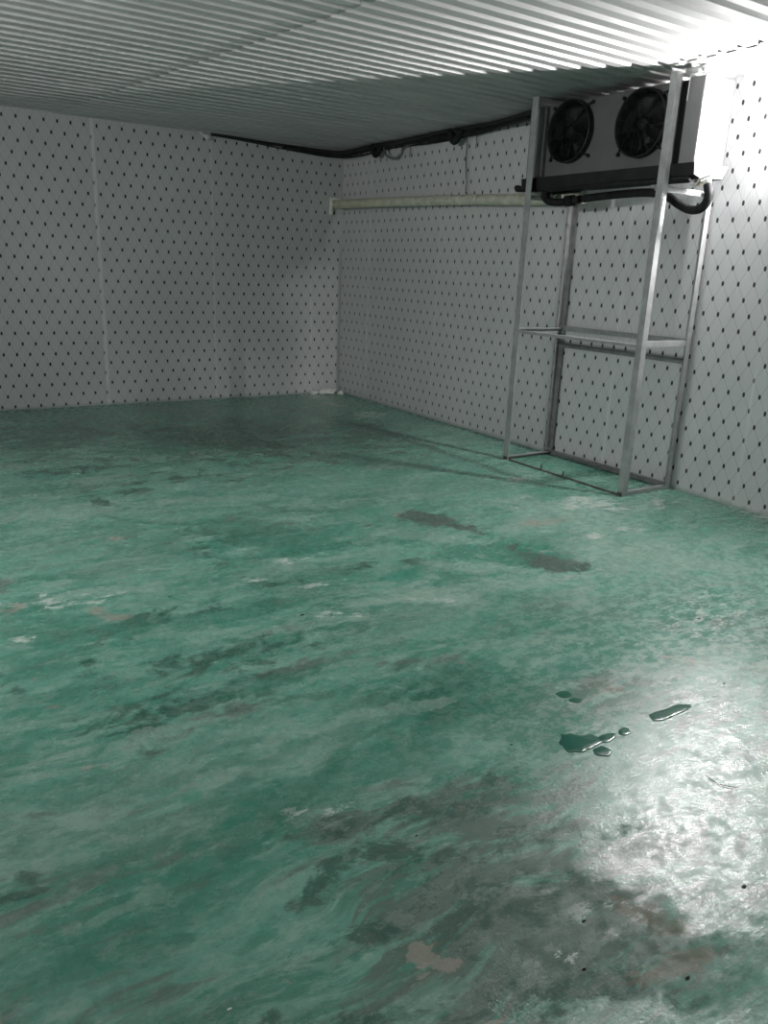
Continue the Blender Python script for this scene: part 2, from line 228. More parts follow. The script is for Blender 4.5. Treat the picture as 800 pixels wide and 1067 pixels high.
    t.inp('Roughness', t.math('ADD', ro, t.math('MULTIPLY', matte, .26)))
    t.inp('Specular IOR Level', t.math('SUBTRACT', .62, t.math('MULTIPLY', matte, .30)))
    sc1 = t.noise(t.mapping(p, rot=(0, 0, .55), sc=(.2, 3., 1)), 34., 4, .6)
    b1 = t.bump(t.noise(p, 95., 5, .7), .40, .003)
    b2 = t.bump(sc1, .22, .003, b1)
    b3 = t.bump(t.noise(p, 9., 4, .6), .10, .010, b2)
    t.inp('Normal', b3)
    return t.m
# centre x, y, radius, angle range, amount, colour of worn trowel edges
ARCS = [(1.75, 5.05, .72, -3.0, -1.2, .55, (.03, .16, .11)), (2.55, 4.75, .55, -3.1, -.9, .5, (.03, .15, .10)),
        (3.30, 3.60, .42, -1.6, 1.4, .45, (.05, .24, .17)), (2.25, 2.20, .62, -3.1, -1.4, .6, (.02, .17, .11)),
        (1.95, 4.55, .95, -2.7, -.9, .45, (.03, .19, .13)), (3.75, 3.1, .5, -1.4, 1.5, .35, (.06, .24, .18)),
        (2.9, 5.2, .8, -2.9, -1.2, .4, (.03, .14, .10)), (1.5, 3.6, 1.1, .9, 2.4, .35, (.03, .15, .10)),
        (.2, 3.1, 1.55, -1.5, -.5, .45, (.03, .15, .10)), (1.2, .9, 1.15, 1.1, 2.3, .4, (.04, .17, .12))]

M = {}
M['floor'] = floor_mat()
M['wall_back'] = wall_mat('patterned_panel_back', 0, 1.135, .032, .121, .1034,
    [(-.24, .014, .7), (.97, .014, .7), (2.177, .020, .62), (3.387, .014, .40), (4.596, .012, .34)], 0.)
M['wall_right'] = wall_mat('patterned_panel_right', 1, 3.232, .061, .117, .1022,
    [(.7, .012, .6), (1.9, .012, .6), (3.105, .012, .40), (4.32, .014, .45), (5.47, .020, .40), (6.72, .016, .30), (8.03, .018, .45), (8.15, .014, .25)], .07, 1.06)
def ceil_mat():
    t = NT('white_profiled_sheet'); p = t.pos()
    f = t.noise(t.mapping(p, sc=(.5, 2.5, 1)), 3., 6, .6)
    c = t.mix(t.ramp(f, .3, .75), (.38, .385, .38), (.48, .48, .475))
    c = t.mix(t.ramp(t.noise(p, 14, 5, .7), .64, .76, 0, .3), c, (.34, .35, .33))
    t.inp('Base Color', c); t.inp('Roughness', .42)
    t.inp('Normal', t.bump(t.noise(p, 2.5, 3), .12, .02))
    return t.m
M['ceiling'] = ceil_mat()
M['steel'] = simple('galvanised_angle_iron', (.36, .37, .37), .42, .35, .14, 12., .15, 80)
M['steel_dark'] = simple('darker_angle_iron', (.21, .215, .215), .5, .3, .2, 14., .2, 80)  # same angle iron, darker, for the back left post and some back rails
M['casing'] = simple('light_grey_coated_casing', (.125, .123, .127), .40, .1, .08, 5.)
M['casing_side'] = simple('white_end_panel', (.20, .198, .202), .38, .1, .05, 4.)
M['black'] = simple('black_coated_wire', (.012, .012, .013), .45, 0, .3, 20.)
M['blade'] = simple('dark_fan_blade', (.009, .009, .010), .45, .2, .3, 10.)
M['foam'] = simple('black_foam_insulation', (.014, .014, .015), .72, 0, .4, 16., .5, 50)
M['tray'] = simple('dark_tray_tone', (.018, .018, .019), .5, .1, .25, 10.)  # one dark tone for the tray and the recessed strips
M['hose'] = simple('yellowed_pipe_wrap', (.54, .54, .40), .55, 0, .14, 14., .2, 60)
M['hose_rib'] = simple('ribbed_plastic_hose', (.52, .52, .43), .45, 0, .14, 14.)
M['bracket'] = simple('chalky_foam_bead', (.85, .85, .76), .7, 0, .12, 24., .6, 70)
M['white'] = simple('white_plastic', (.74, .74, .72), .45, 0, .05)
M['brass'] = simple('dull_brass', (.52, .42, .30), .35, .6, .2, 40.)
M['wire'] = simple('dark_cable_sheath', (.022, .022, .024), .5, 0, .2)
M['greywire'] = simple('grey_cable_sheath', (.17, .17, .17), .5, 0, .2)
M['rust'] = simple('rusted_iron', (.075, .060, .052), .75, .2, .4, 30., .4, 90)
M['twig'] = simple('dark_twig', (.028, .025, .020), .7, 0, .3, 40.)
M['crumb'] = simple('white_foam_crumb', (.70, .72, .68), .8, 0, .1, 40., .5, 60)
def puddle_mat():
    t = NT('standing_water'); p = t.pos()
    t.inp('Base Color', t.mix(t.noise(p, 12, 4), (.018, .110, .075), (.035, .150, .105)))
    t.inp('Roughness', .12); t.inp('Specular IOR Level', .5)
    t.inp('Normal', t.bump(t.noise(p, 30, 4, .6), .35, .004))
    return t.m
M['puddle'] = puddle_mat()
def emit(name, col, e):
    t = NT(name); t.inp('Base Color', (.8, .8, .8)); t.inp('Emission Color', col); t.inp('Emission Strength', e)
    return t.m

# ------------------------------------------------------------ mesh helpers
class MB:
    def __init__(s): s.bm = bmesh.new()
    def box(s, a, b):
        vs = [s.bm.verts.new((x, y, z)) for x in (a[0], b[0]) for y in (a[1], b[1]) for z in (a[2], b[2])]
        for f in ((0,1,3,2),(4,6,7,5),(0,4,5,1),(2,3,7,6),(0,2,6,4),(1,5,7,3)): s.bm.faces.new([vs[i] for i in f])
        return s
    def prism(s, poly, axis, lo, hi):
        # poly: 2-D points in the other two axes; extruded along axis
        def P(q, h):
            return {0: (h, q[0], q[1]), 1: (q[0], h, q[1]), 2: (q[0], q[1], h)}[axis]
        A = [s.bm.verts.new(P(q, lo)) for q in poly]; B = [s.bm.verts.new(P(q, hi)) for q in poly]
        n = len(poly)
        s.bm.faces.new(A); s.bm.faces.new(B[::-1])
        for i in range(n): s.bm.faces.new((A[i], A[(i+1) % n], B[(i+1) % n], B[i]))
        return s
    def tube(s, pts, r, seg=12, cap=True, rf=None, smooth=True):
        pts = [Vector(q) for q in pts]; rings = []
        T0 = (pts[1]-pts[0]).normalized()
        N = T0.orthogonal().normalized()
        for i, q in enumerate(pts):
            T = (pts[min(i+1, len(pts)-1)]-pts[max(i-1, 0)]).normalized()
            N = (N - T*N.dot(T)).normalized(); Bn = T.cross(N)
            rr = (r if rf is None else rf(i))
            rings.append([s.bm.verts.new(q + (N*math.cos(2*PI*k/seg)+Bn*math.sin(2*PI*k/seg))*rr) for k in range(seg)])
        for a, b in zip(rings, rings[1:]):
            for k in range(seg):
                f = s.bm.faces.new((a[k], a[(k+1) % seg], b[(k+1) % seg], b[k])); f.smooth = smooth
        if cap: s.bm.faces.new(rings[0][::-1]); s.bm.faces.new(rings[-1])
        return s
    def ring(s, c, R, r, axis='x', seg=40, tseg=6):
        pts = []
        rows = []
        for i in range(seg):
            a = 2*PI*i/seg; row = []
            for k in range(tseg):
                b = 2*PI*k/tseg; rr = R+r*math.cos(b); h = r*math.sin(b)
                row.append(s.bm.verts.new((c[0]+h, c[1]+rr*math.cos(a), c[2]+rr*math.sin(a))))
            rows.append(row)
        for i in range(seg):
            for k in range(tseg):
                f = s.bm.faces.new((rows[i][k], rows[(i+1) % seg][k], rows[(i+1) % seg][(k+1) % tseg], rows[i][(k+1) % tseg])); f.smooth = True
        return s
    def lathe(s, prof, c, seg=32, axis=0):
        # prof: (h, r) pairs; turned about the axis through c
        rows = []
        for h, r in prof:
            row = []
            for k in range(seg):
                a = 2*PI*k/seg; q = [0, 0, 0]
                q[axis] = h; q[(axis+1) % 3] = r*math.cos(a); q[(axis+2) % 3] = r*math.sin(a)
                row.append(s.bm.verts.new((c[0]+q[0], c[1]+q[1], c[2]+q[2])))
            rows.append(row)
        for a, b in zip(rows, rows[1:]):
            for k in range(seg):
                f = s.bm.faces.new((a[k], a[(k+1) % seg], b[(k+1) % seg], b[k])); f.smooth = True
        return s
    def build(s, name, mat, parent=None, bevel=0, origin=None):
        bmesh.ops.recalc_face_normals(s.bm, faces=s.bm.faces)
        if bevel:
            es = [e for e in s.bm.edges if len(e.link_faces) == 2 and e.calc_face_angle(0) > .6]
            bmesh.ops.bevel(s.bm, geom=es, offset=bevel, segments=2, affect='EDGES', clamp_overlap=True)
        loc = Vector((0, 0, 0))
        if origin is not None: loc = Vector(origin)
        elif parent is not None: loc = parent.matrix_basis.translation.copy()
        if parent is not None:
            base = Vector(parent['_w']) if '_w' in parent else Vector((0, 0, 0))
        else: base = Vector((0, 0, 0))
        if parent is not None and origin is None: loc = base
        bmesh.ops.translate(s.bm, verts=s.bm.verts, vec=-loc)
        me = bpy.data.meshes.new(name); s.bm.to_mesh(me); s.bm.free()
        if mat is not None: me.materials.append(mat)
        o = bpy.data.objects.new(name, me); COL.objects.link(o)
        o.location = loc-base; o['_w'] = list(loc)
        if parent is not None: o.parent = parent
        return o
def tag(o, label=None, cat=None, group=None, kind=None):
    if label: o['label'] = label
    if cat: o['category'] = cat
    if group: o['group'] = group
    if kind: o['kind'] = kind
    return o
def thing(name, loc, label, cat, group=None):
    o = bpy.data.objects.new(name, None); COL.objects.link(o); o.location = loc; o['_w'] = list(loc)
    o.empty_display_size = .1
    return tag(o, label, cat, group)
def smooth_path(pts, n=10):
    pts = [Vector(q) for q in pts]; out = []
    P = [2*pts[0]-pts[1]] + pts + [2*pts[-1]-pts[-2]]
    for i in range(1, len(P)-2):
        a, b, c, d = P[i-1:i+3]
        for k in range(n):
            u = k/n
            out.append(.5*((2*b)+(c-a)*u+(2*a-5*b+4*c-d)*u*u+(3*b-a-3*c+d)*u**3))
    out.append(pts[-1]); return out

# ------------------------------------------------------------ the room
def room():
    o = MB().box((X0, Y0, -.08), (W, D, 0)).build('floor', M['floor']); tag(o, 'blotchy green painted concrete floor with grey worn stains', kind='structure')
    o = MB().box((X0-.1, D, -.08), (W+.1, D+.1, H+.12)).build('wall_back', M['wall_back']); tag(o, 'far insulated panel wall with black diamond pattern', kind='structure')
    o = MB().box((W, Y0, -.08), (W+.1, D, H+.12)).build('wall_right', M['wall_right']); tag(o, 'right insulated panel wall with black diamond pattern behind the rack', kind='structure')
    o = MB().box((X0-.1, Y0, -.08), (X0, D, H+.12)).build('wall_left', M['wall_right']); tag(o, kind='structure')
    o = MB().box((X0-.1, Y0-.1, -.08), (W+.1, Y0, H+.12)).build('wall_front', M['wall_back']); tag(o, kind='structure')
    # white sealant bead where the right wall meets the floor, thin and uneven
room()

def ceiling():
    bm = MB()
    pitch = .131; dep = .026
    def sheet(xf, x1, z, depth, sag=(0, 0)):
        # xf(y) -> left end x ; profile runs along y
        y = Y0; k = 0
        prof = []
        while y < D+.2:
            p = pitch if y < 5.2 else pitch*1.14
            prof += [(y, z+depth), (y+p*.34, z+depth), (y+p*.41, z), (y+p*.94, z)]
            y += p; k += 1
        prof = [(min(a, D), b) for a, b in prof if a < D+.05]
        th = .0015
        va = []
        for (yy, zz) in prof:
            xa = xf(yy)
            g = math.exp(-((yy-3.9)/1.9)**2)
            za, zb = zz-sag[0]*g, zz-sag[1]*g
            va.append([bm.bm.verts.new((xa, yy, za)), bm.bm.verts.new((x1, yy, zb)), bm.bm.verts.new((xa, yy, za+th)), bm.bm.verts.new((x1, yy, zb+th))])
        for a, b in zip(va, va[1:]):
            if (b[0].co - a[0].co).length < 1e-6: continue
            bm.bm.faces.new((a[0], a[1], b[1], b[0])); bm.bm.faces.new((a[2], b[2], b[3], a[3]))
            bm.bm.faces.new((a[0], b[0], b[2], a[2])); bm.bm.faces.new((a[1], a[3], b[3], b[1]))
    sheet(lambda y: X0, 2.55, H-.002, dep)
    sheet(lambda y: 2.38-.12*(y-4.13) if y > 0 else 2.9, 4.60, H-.008, dep, (0, .014))
    sheet(lambda y: 4.435, W, H-.016, dep*.55, (.012, .0))
    bm.box((X0, Y0, H+.06), (W, D, H+.10))
    o = bm.build('ceiling', M['ceiling']); tag(o, 'low white ceiling of ribbed sheet running towards the right wall', kind='structure')
ceiling()

# ------------------------------------------------------------ lamps (both just outside the picture)
def flood_lamp(spec):
    x, y, z = spec['pos']; hw, hh = .18, .125
    t = thing('flood_lamp', (x, y, z), 'rectangular white flood lamp on the left wall facing across the room', 'lamp')
    MB().box((X0+.003, y-.05, z-.04), (x-.052, y+.05, z+.04)).build('wall_bracket', M['white'], t, .004)
    m = MB(); m.box((x-.05, y-hw-.015, z-hh-.015), (x-.012, y+hw+.015, z+hh+.015))
    m.build('housing', M['white'], t, .006)
    fr = MB()
    for a, b in (((y-hw-.015, z-hh-.015), (y-hw, z+hh+.015)), ((y+hw, z-hh-.015), (y+hw+.015, z+hh+.015)), ((y-hw, z-hh-.015), (y+hw, z-hh)), ((y-hw, z+hh), (y+hw, z+hh+.015))):
        fr.box((x-.011, a[0], a[1]), (x+.004, b[0], b[1]))
    fr.build('bezel', M['white'], t)
    MB().box((x-.010, y-hw+.001, z-hh+.001), (x-.002, y+hw-.001, z+hh-.001)).build('lit_panel', emit('lit_panel', spec['color'], spec['power']/(4*hw*hh)), t)
def tube_lamp(spec):
    x, y, z = spec['pos']; L = .40; R = .011
    t = thing('tube_lamp', (x, y, z), 'slim upright white tube lamp on the right wall close to the cooling unit', 'lamp')
    MB().box((W-.030, y-.016, z-L/2-.03), (W-.001, y+.040, z+L/2+.03)).build('batten', M['white'], t, .004)
    MB().box((x+.004, y+.040, z-L/2-.03), (W-.001, y+.044, z+L/2+.03)).build('wall_shade_fin', M['white'], t)  # unseen fin added to keep the tube's light off the wall beyond
    for q in (-1, 1): MB().box((x-.015, y-.019, z+q*(L/2+.014)-.012), (W-.030, y+.016, z+q*(L/2+.014)+.012)).build('tube_holder', M['white'], t, .003)
    MB().tube([(x, y, z-L/2), (x, y, z+L/2)], R, 20).build('tube', emit('lit_tube', spec['color'], spec['power']/(2*PI*R*L*PI)), t)
tube_lamp(LAMP_A)
flood_lamp(LAMP_B)

# ------------------------------------------------------------ angle-iron rack
RX0, RX1, RY0, RY1, RT = 4.462, 4.985, 3.636, 4.925, 2.10
def rack():
    t = thing('angle_iron_rack', (4.72, 4.28, 0), 'tall open galvanised angle iron rack standing under the fan unit', 'rack')
    a, th = .050, .005
    def angle(cx, cy, dx, dy, z0, z1, aa=a):
        ax = min(aa, .050)
        poly = [(cx, cy), (cx+dx*ax, cy), (cx+dx*ax, cy+dy*th), (cx+dx*th, cy+dy*th), (cx+dx*th, cy+dy*aa), (cx, cy+dy*aa)]
        return MB().prism(poly, 2, z0, z1)
    angle(RX0, RY0, 1, 1, 0, H-.055).build('post', M['steel'], t)
    angle(RX0, RY1, 1, -1, 0, H-.03, .062).build('post', M['steel'], t)
    angle(RX1, RY0, -1, 1, 0, 2.105).build('post', M['steel'], t)
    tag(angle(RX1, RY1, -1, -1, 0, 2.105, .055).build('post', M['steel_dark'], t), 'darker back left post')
    def railx(y, dy, z, n='side_rail', m='steel', h=.04, w=.04):
        # along x: a flange standing and a flange lying
        poly = [(y, z), (y+dy*w, z), (y+dy*w, z-th), (y+dy*th, z-th), (y+dy*th, z-h), (y, z-h)]
        return MB().prism(poly, 0, RX0+th, RX1-th).build(n, M[m], t)
    def raily(x, dx, z, n='long_rail', m='steel', h=.04, w=.04, y0=RY0+th, y1=RY1-th):
        poly = [(x, z), (x+dx*w, z), (x+dx*w, z-th), (x+dx*th, z-th), (x+dx*th, z-h), (x, z-h)]
        return MB().prism(poly, 1, y0, y1).build(n, M[m], t)
    # middle frame
    railx(RY0+th, 1, 1.095); railx(RY1-th, -1, 1.085)
    raily(RX1-th, -1, 1.105, w=.03); raily(RX0+th, 1, 1.07, h=.022)
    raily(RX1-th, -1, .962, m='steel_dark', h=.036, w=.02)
    # bottom frame
    railx(RY0+th, 1, .030, h=.028); railx(RY1-th, -1, .030, h=.028)
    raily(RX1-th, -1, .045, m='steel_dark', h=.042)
    raily(RX0+th, 1, .012, m='rust', h=.010, w=.014)
    for y in (4.47, 4.23): MB().box((RX0+.004, y, .010), (RX0+.010, y+.008, .052)).build('stub', M['rust'], t)
    # small plates at the feet of the front posts
    for y in (RY0+.004, RY1-.05): MB().box((RX0-.004, y, .002), (RX0, y+.045, .030)).build('foot_plate', M['rust'], t, .001)
    # top bearers under the tray
    railx(RY0+.06, 1, 2.088, h=.035); railx(RY1-.02, -1, 2.088, h=.035)
rack()

# ------------------------------------------------------------ fan unit
EX0, EX1, EY0, EY1, EZ0, EZ1 = 4.548, 4.832, 3.488, 5.033, 2.212, 2.708
FANS = [(4.600, 2.506), (3.944, 2.487)]
def fan_unit():
    t = thing('evaporator_unit', (4.65, 4.2, 2.12), 'light grey ceiling cooling unit with two black fans and a dark tray', 'cooling unit')
    # casing with two round openings: front sheet built as a frame around circles
    m = MB(); fy0, fy1 = EY0+.195, EY1-.185
    R = .212; seg = 48
    xf = EX0+.022
    mid = (FANS[0][0]+FANS[1][0])/2
    def plate(y0, y1, cy, cz):
        circ, sq = [], []
        for k in range(seg):
            a = 2*PI*k/seg; c, s = math.cos(a), math.sin(a)
            circ.append(m.bm.verts.new((xf, cy+R*c, cz+R*s)))
            ty = ((y1-cy) if c > 0 else (y0-cy))/c if abs(c) > 1e-6 else 1e9
            tz = ((EZ1-cz) if s > 0 else (EZ0-cz))/s if abs(s) > 1e-6 else 1e9
            q = min(ty, tz); sq.append(m.bm.verts.new((xf, cy+q*c, cz+q*s)))
        inn = [m.bm.verts.new((xf+.12, v.co.y, v.co.z)) for v in circ]
        for k in range(seg):
            j = (k+1) % seg
            m.bm.faces.new((circ[k], circ[j], sq[j], sq[k])); m.bm.faces.new((circ[k], inn[k], inn[j], circ[j]))
        for (yy, zz) in ((y0, EZ0), (y0, EZ1), (y1, EZ0), (y1, EZ1)):
            best = sorted(range(seg), key=lambda k: (sq[k].co.y-yy)**2+(sq[k].co.z-zz)**2)[:2]
            b0, b1 = best
            if abs(b0-b1) in (1, seg-1):
                v = m.bm.verts.new((xf, yy, zz))
                if (sq[b0].co-v.co).length > 1e-4 and (sq[b1].co-v.co).length > 1e-4: m.bm.faces.new((sq[b0], sq[b1], v))
    plate(mid, fy1, *FANS[0]); plate(fy0, mid, *FANS[1])
    # top, bottom, back, with returns to the groove
    m.box((xf, fy0, EZ1-.002), (EX1, fy1, EZ1)); m.box((xf, fy0, EZ0), (EX1, fy1, EZ0+.002))
    m.box((EX1-.03, fy0, EZ0+.003), (EX1, fy1, EZ1-.003))
    m.box((xf+.001, fy0, EZ0+.003), (xf+.02, fy0+.002, EZ1-.003)); m.box((xf+.001, fy1-.002, EZ0+.003), (xf+.02, fy1, EZ1-.003))
    m.build('casing', M['casing'], t)
    # recessed dark strips beside the fan section
    for y0, y1 in ((EY0+.125, fy0), (fy1, EY1-.168)):
        MB().box((EX0+.035, y0, EZ0+.004), (EX1-.002, y1, EZ1-.004)).build('recessed_panel', M['tray'], t)
    MB().box((EX0, EY0, EZ0), (EX1, EY0+.125, EZ1)).build('end_panel', M['casing_side'], t, .004)
    MB().box((EX0, EY1-.168, EZ0), (EX1, EY1, EZ1)).build('end_panel', M['casing_side'], t, .004)
    MB().box((EX0+.03, fy0+.01, EZ0+.02), (EX0+.034, fy0+.02, EZ0+.03)).build('screw', M['steel'], t)
    MB().box((EX1+.002, EY0+.25, EZ0+.05), (W-.004, EY1-.1, EZ1-.03)).build('gap_light_blocker', M['casing'], t)  # unseen box added to stop lamp light passing behind the unit
    for cy, cz in FANS:
        x = EX0+.022
        # cowl ring standing proud of the sheet
        MB().lathe([(-.045, .212), (-.050, .205), (-.045, .198), (.05, .190), (.05, .197), (0., .206), (0, .214), (-.045, .212)], (x, cy, cz), 48, 0).build('fan_cowl', M['black'], t)
        g = MB()
        for i in range(13):
            r = .040+.0125*i
            xx = x-.050-.020*(1-((r/.21)**2))
            g.ring((xx, cy, cz), r, .0016, seg=44, tseg=5)
        for k in range(12):
            a = 2*PI*k/12+.2
            pts = [(x-.050-.020*(1-((r/.21)**2))-.003, cy+r*math.cos(a), cz+r*math.sin(a)) for r in (.03, .08, .13, .17, .205)]
            g.tube(pts, .0022, 6)
        gd = g.build('fan_guard', M['black'], t)
        for a in (PI*.25, PI*.75, PI*1.25, PI*1.75):
            c, s = math.cos(a), math.sin(a)
            aa = MB().tube(smooth_path([(x-.045, cy+.205*c, cz+.205*s), (x-.030, cy+.228*c, cz+.226*s), (x-.010, cy+.262*c, cz+.245*s)], 5), .0062, 8)
            aa.lathe([(-.016, .0005), (-.016, .012), (-.001, .013), (-.001, .0005)], (x, cy+.266*c, cz+.248*s), 14, 0)
            aa.build('guard_foot', M['black'], gd)
        f = MB().lathe([(-.030, .0005), (-.030, .030), (-.022, .044), (.05, .046), (.05, .0005)], (x, cy, cz), 28, 0).build('fan_hub', M['blade'], t)
        for k in range(5):
            b = MB(); rows = []
            for i in range(6):
                r = .044+(.182-.044)*i/5; row = []
                for j in range(6):
                    u = j/5-.5; an = 2*PI*k/5+u*1.0+.25*(i/5)
                    row.append(b.bm.verts.new((x+.012+u*.055*(1-.2*i/5), cy+r*math.cos(an), cz+r*math.sin(an))))
                rows.append(row)
            low = [[b.bm.verts.new(v.co+Vector((.003, 0, 0))) for v in row] for row in rows]
            for i in range(5):
                for j in range(5):
                    b.bm.faces.new((rows[i][j], rows[i+1][j], rows[i+1][j+1], rows[i][j+1])).smooth = True
                    b.bm.faces.new((low[i][j], low[i][j+1], low[i+1][j+1], low[i+1][j])).smooth = True
            for i in range(5):
                b.bm.faces.new((rows[i][0], low[i][0], low[i+1][0], rows[i+1][0])); b.bm.faces.new((rows[i][5], rows[i+1][5], low[i+1][5], low[i][5]))
                b.bm.faces.new((rows[0][i], rows[0][i+1], low[0][i+1], low[0][i])); b.bm.faces.new((rows[5][i], low[5][i], low[5][i+1], rows[5][i+1]))
            b.build('fan_blade', M['blade'], f)
    # tray: sloped front, open top, with a rim
    ty0, ty1 = EY0-.028, EY1+.008
    prof = [(EX0-.034, 2.211), (EX0-.026, 2.137), (EX0+.04, 2.119), (EX1-.02, 2.129), (EX1+.03, 2.211), (EX1+.026, 2.211), (EX1-.022, 2.134), (EX0+.04, 2.125), (EX0-.022, 2.142), (EX0-.030, 2.211)]
    MB().prism(prof, 1, ty0, ty1).build('drip_tray', M['tray'], t)
    for y in (ty0, ty1-.003):
        o = MB().prism([prof[i] for i in (0, 1, 2, 3, 4)], 1, y, y+.003).build('tray_end', M['casing_side'], t)
    tag(o, None)
    # foam lagging wrapped round the tray's lower front edge, with a rounded end past the left post
    MB().tube(smooth_path([(EX0-.002, ty0+.03, 2.118), (EX0-.002, 4.2, 2.120), (EX0-.002, ty1-.01, 2.140), (EX0-.002, ty1+.075, 2.160)], 8), .024, 14,
              rf=lambda i: .024 if i < 22 else .024*math.sqrt(max(.12, 1-((i-22)/2.6)**2))).build('foam_sleeve', M['foam'], t)
fan_unit()

# ------------------------------------------------------------ pipes and cables
def pipe(name, pts, r, mat, label, cat, seg=12, n=10, group=None, rf=None):
    o = MB().tube(smooth_path(pts, n), r, seg, rf=rf).build(name, M[mat]); return tag(o, label, cat, group)
pipe('drain_pipe', [(4.60, 3.405, 2.085), (4.60, 3.388, 2.03), (4.605, 3.40, 1.975), (4.61, 3.45, 1.940), (4.62, 3.53, 1.942), (4.63, 3.63, 1.980), (4.64, 3.74, 2.035), (4.64, 3.86, 2.060), (4.64, 4.05, 2.066), (4.64, 4.3, 2.060), (4.64, 4.48, 2.052)],
     .028, 'foam', 'black foam covered pipe looping down beneath the right end of the cooling unit', 'pipe')
def elbow():
    t = thing('elbow_pipe', (4.64, 4.72, 2.06), 'black insulated elbow joining the tray to the pale ribbed hose', 'pipe')
    MB().tube(smooth_path([(4.58, 4.83, 2.115), (4.585, 4.83, 2.07), (4.605, 4.79, 2.042), (4.63, 4.71, 2.036), (4.645, 4.62, 2.044), (4.645, 4.52, 2.050)], 8), .029, 14).build('sleeve', M['foam'], t)
    MB().tube([(4.582, 4.83, 2.095), (4.588, 4.826, 2.068)], .036, 14).build('collar', M['black'], t)
    MB().tube([(4.640, 4.66, 2.041), (4.645, 4.59, 2.046)], .040, 14).build('collar', M['foam'], t)
elbow()
def valve():
    t = thing('drain_valve', (4.60, 3.45, 2.10), 'small brass and white valve fitting under the right end of the tray', 'valve')
    MB().tube([(4.60, 3.485, 2.118), (4.60, 3.46, 2.085)], .020, 6).build('body', M['brass'], t, .002)
    MB().tube([(4.60, 3.475, 2.098), (4.60, 3.405, 2.108)], .013, 10).build('outlet', M['white'], t)
    MB().tube([(4.585, 3.49, 2.075), (4.575, 3.44, 2.118), (4.575, 3.37, 2.132)], .006, 8).build('lever', M['white'], t)
    MB().tube([(4.60, 3.412, 2.112), (4.60, 3.405, 2.086)], .024, 12).build('nut', M['bracket'], t)
valve()
def hose():
    t = thing('drain_hose', (4.86, 6.8, 2.15), 'pale yellowish ribbed hose running level along the right wall to the corner', 'hose')
    P0, P1 = Vector((4.76, 4.60, 2.078)), Vector((4.875, 8.60, 2.193))
    path = smooth_path([P0, (4.82, 5.3, 2.098), (4.86, 6.2, 2.135), (4.872, 7.2, 2.165), (4.875, 7.9, 2.18), P1], 60)
    # ribbed length, then a taped length
    cut = int(len(path)*.68)
    rib = path[:cut]
    dense = []
    for a, b in zip(rib, rib[1:]):
        dense += [a, a.lerp(b, .5)]
    dense.append(rib[-1])
    MB().tube(dense, .045, 14, rf=lambda i: .047 if i % 6 < 4 else .034).build('ribbed_hose', M['hose_rib'], t)
    tag(MB().tube(path[cut-1:], .047, 16, rf=lambda i: .047+.001*math.sin(i*1.3)).build('taped_hose', M['hose'], t), 'yellowish taped length of hose')
    b = MB(); b.box((4.83, 8.585, 2.235), (4.93, 8.652, 2.262)); b.box((4.815, 8.60, 2.08), (4.838, 8.652, 2.262)); b.box((4.838, 8.632, 2.15), (4.92, 8.652, 2.235))
    tag(b.build('end_bead', M['bracket'], t, .006), 'chalky white bead around the hose end')
hose()
yb = D-.045
pipe('refrigerant_pipe', [(4.70, 5.04, 2.52), (4.72, 5.09, 2.61), (4.78, 5.18, 2.70), (4.86, 5.3, 2.735), (4.93, 5.9, 2.728), (4.93, 6.3, 2.712), (4.935, 7.2, 2.735), (4.935, 7.75, 2.752), (4.925, 8.3, 2.725), (4.85, 8.55, 2.713), (4.6, yb, 2.728), (4.2, yb, 2.742)],
     .026, 'foam', 'thick black insulated pipe bending down into the left side of the cooling unit', 'pipe', group=None)
pipe('refrigerant_pipe', [(4.64, 5.04, 2.64), (4.68, 5.11, 2.70), (4.80, 5.3, 2.752), (4.90, 5.9, 2.750), (4.905, 6.6, 2.757), (4.90, 7.4, 2.745), (4.90, 8.0, 2.748), (4.86, 8.45, 2.738), (4.70, 8.57, 2.745), (4.3, 8.615, 2.752), (3.8, 8.62, 2.762), (3.38, 8.62, 2.775)],
     .017, 'wire', 'thinner black pipe along the ceiling edge reaching farthest along the far wall', 'pipe')
pipe('power_cable', [(4.62, 5.04, 2.58), (4.70, 5.15, 2.66), (4.84, 5.5, 2.705), (4.965, 6.2, 2.70), (4.965, 6.9, 2.695), (4.965, 7.6, 2.715), (4.95, 8.2, 2.690), (4.80, 8.56, 2.690), (4.35, 8.635, 2.715), (3.9, 8.638, 2.745), (3.5, 8.640, 2.768)],
     .0085, 'wire', 'thin black cable sagging below the pipes through the far corner', 'cable', seg=8)
pipe('power_cable', [(4.97, 8.1, 2.735), (4.97, 7.85, 2.700), (4.93, 7.7, 2.72), (4.90, 7.6, 2.64), (4.93, 7.5, 2.60), (4.965, 7.42, 2.64), (4.965, 7.36, 2.70), (4.97, 7.0, 2.725)],
     .011, 'greywire', 'grey cable hanging in a small ring under the ceiling pipes', 'cable', seg=8)
for y, s, lab in ((7.78, 1.0, 'black foam lump around the pipes nearest the far corner'), (6.42, 1.05, 'black foam lump around the pipes midway between corner and cooling unit')):
    m = MB(); pr = []
    m.tube(smooth_path([(4.90, y+.09*s, 2.755), (4.89, y+.05*s, 2.70), (4.885, y-.0, 2.655), (4.89, y-.05*s, 2.69), (4.90, y-.08*s, 2.75)], 6), .032*s, 10)
    tag(m.build('pipe_wrap', M['foam']), lab, 'pipe wrap', 'foam lumps on the ceiling pipes')
pipe('hanging_wire', [(4.975, 6.34, 2.72), (4.978, 6.345, 2.55), (4.974, 6.33, 2.40), (4.975, 6.31, 2.30), (4.945, 6.28, 2.205)], .0038, 'wire', 'thin dark wire hanging down the right wall to the hose', 'wire', seg=6)
pipe('hanging_wire', [(4.975, 6.21, 2.72), (4.972, 6.20, 2.66), (4.975, 6.21, 2.585)], .0048, 'greywire', 'short dark wire end hanging just right of the long wire', 'wire', seg=6)
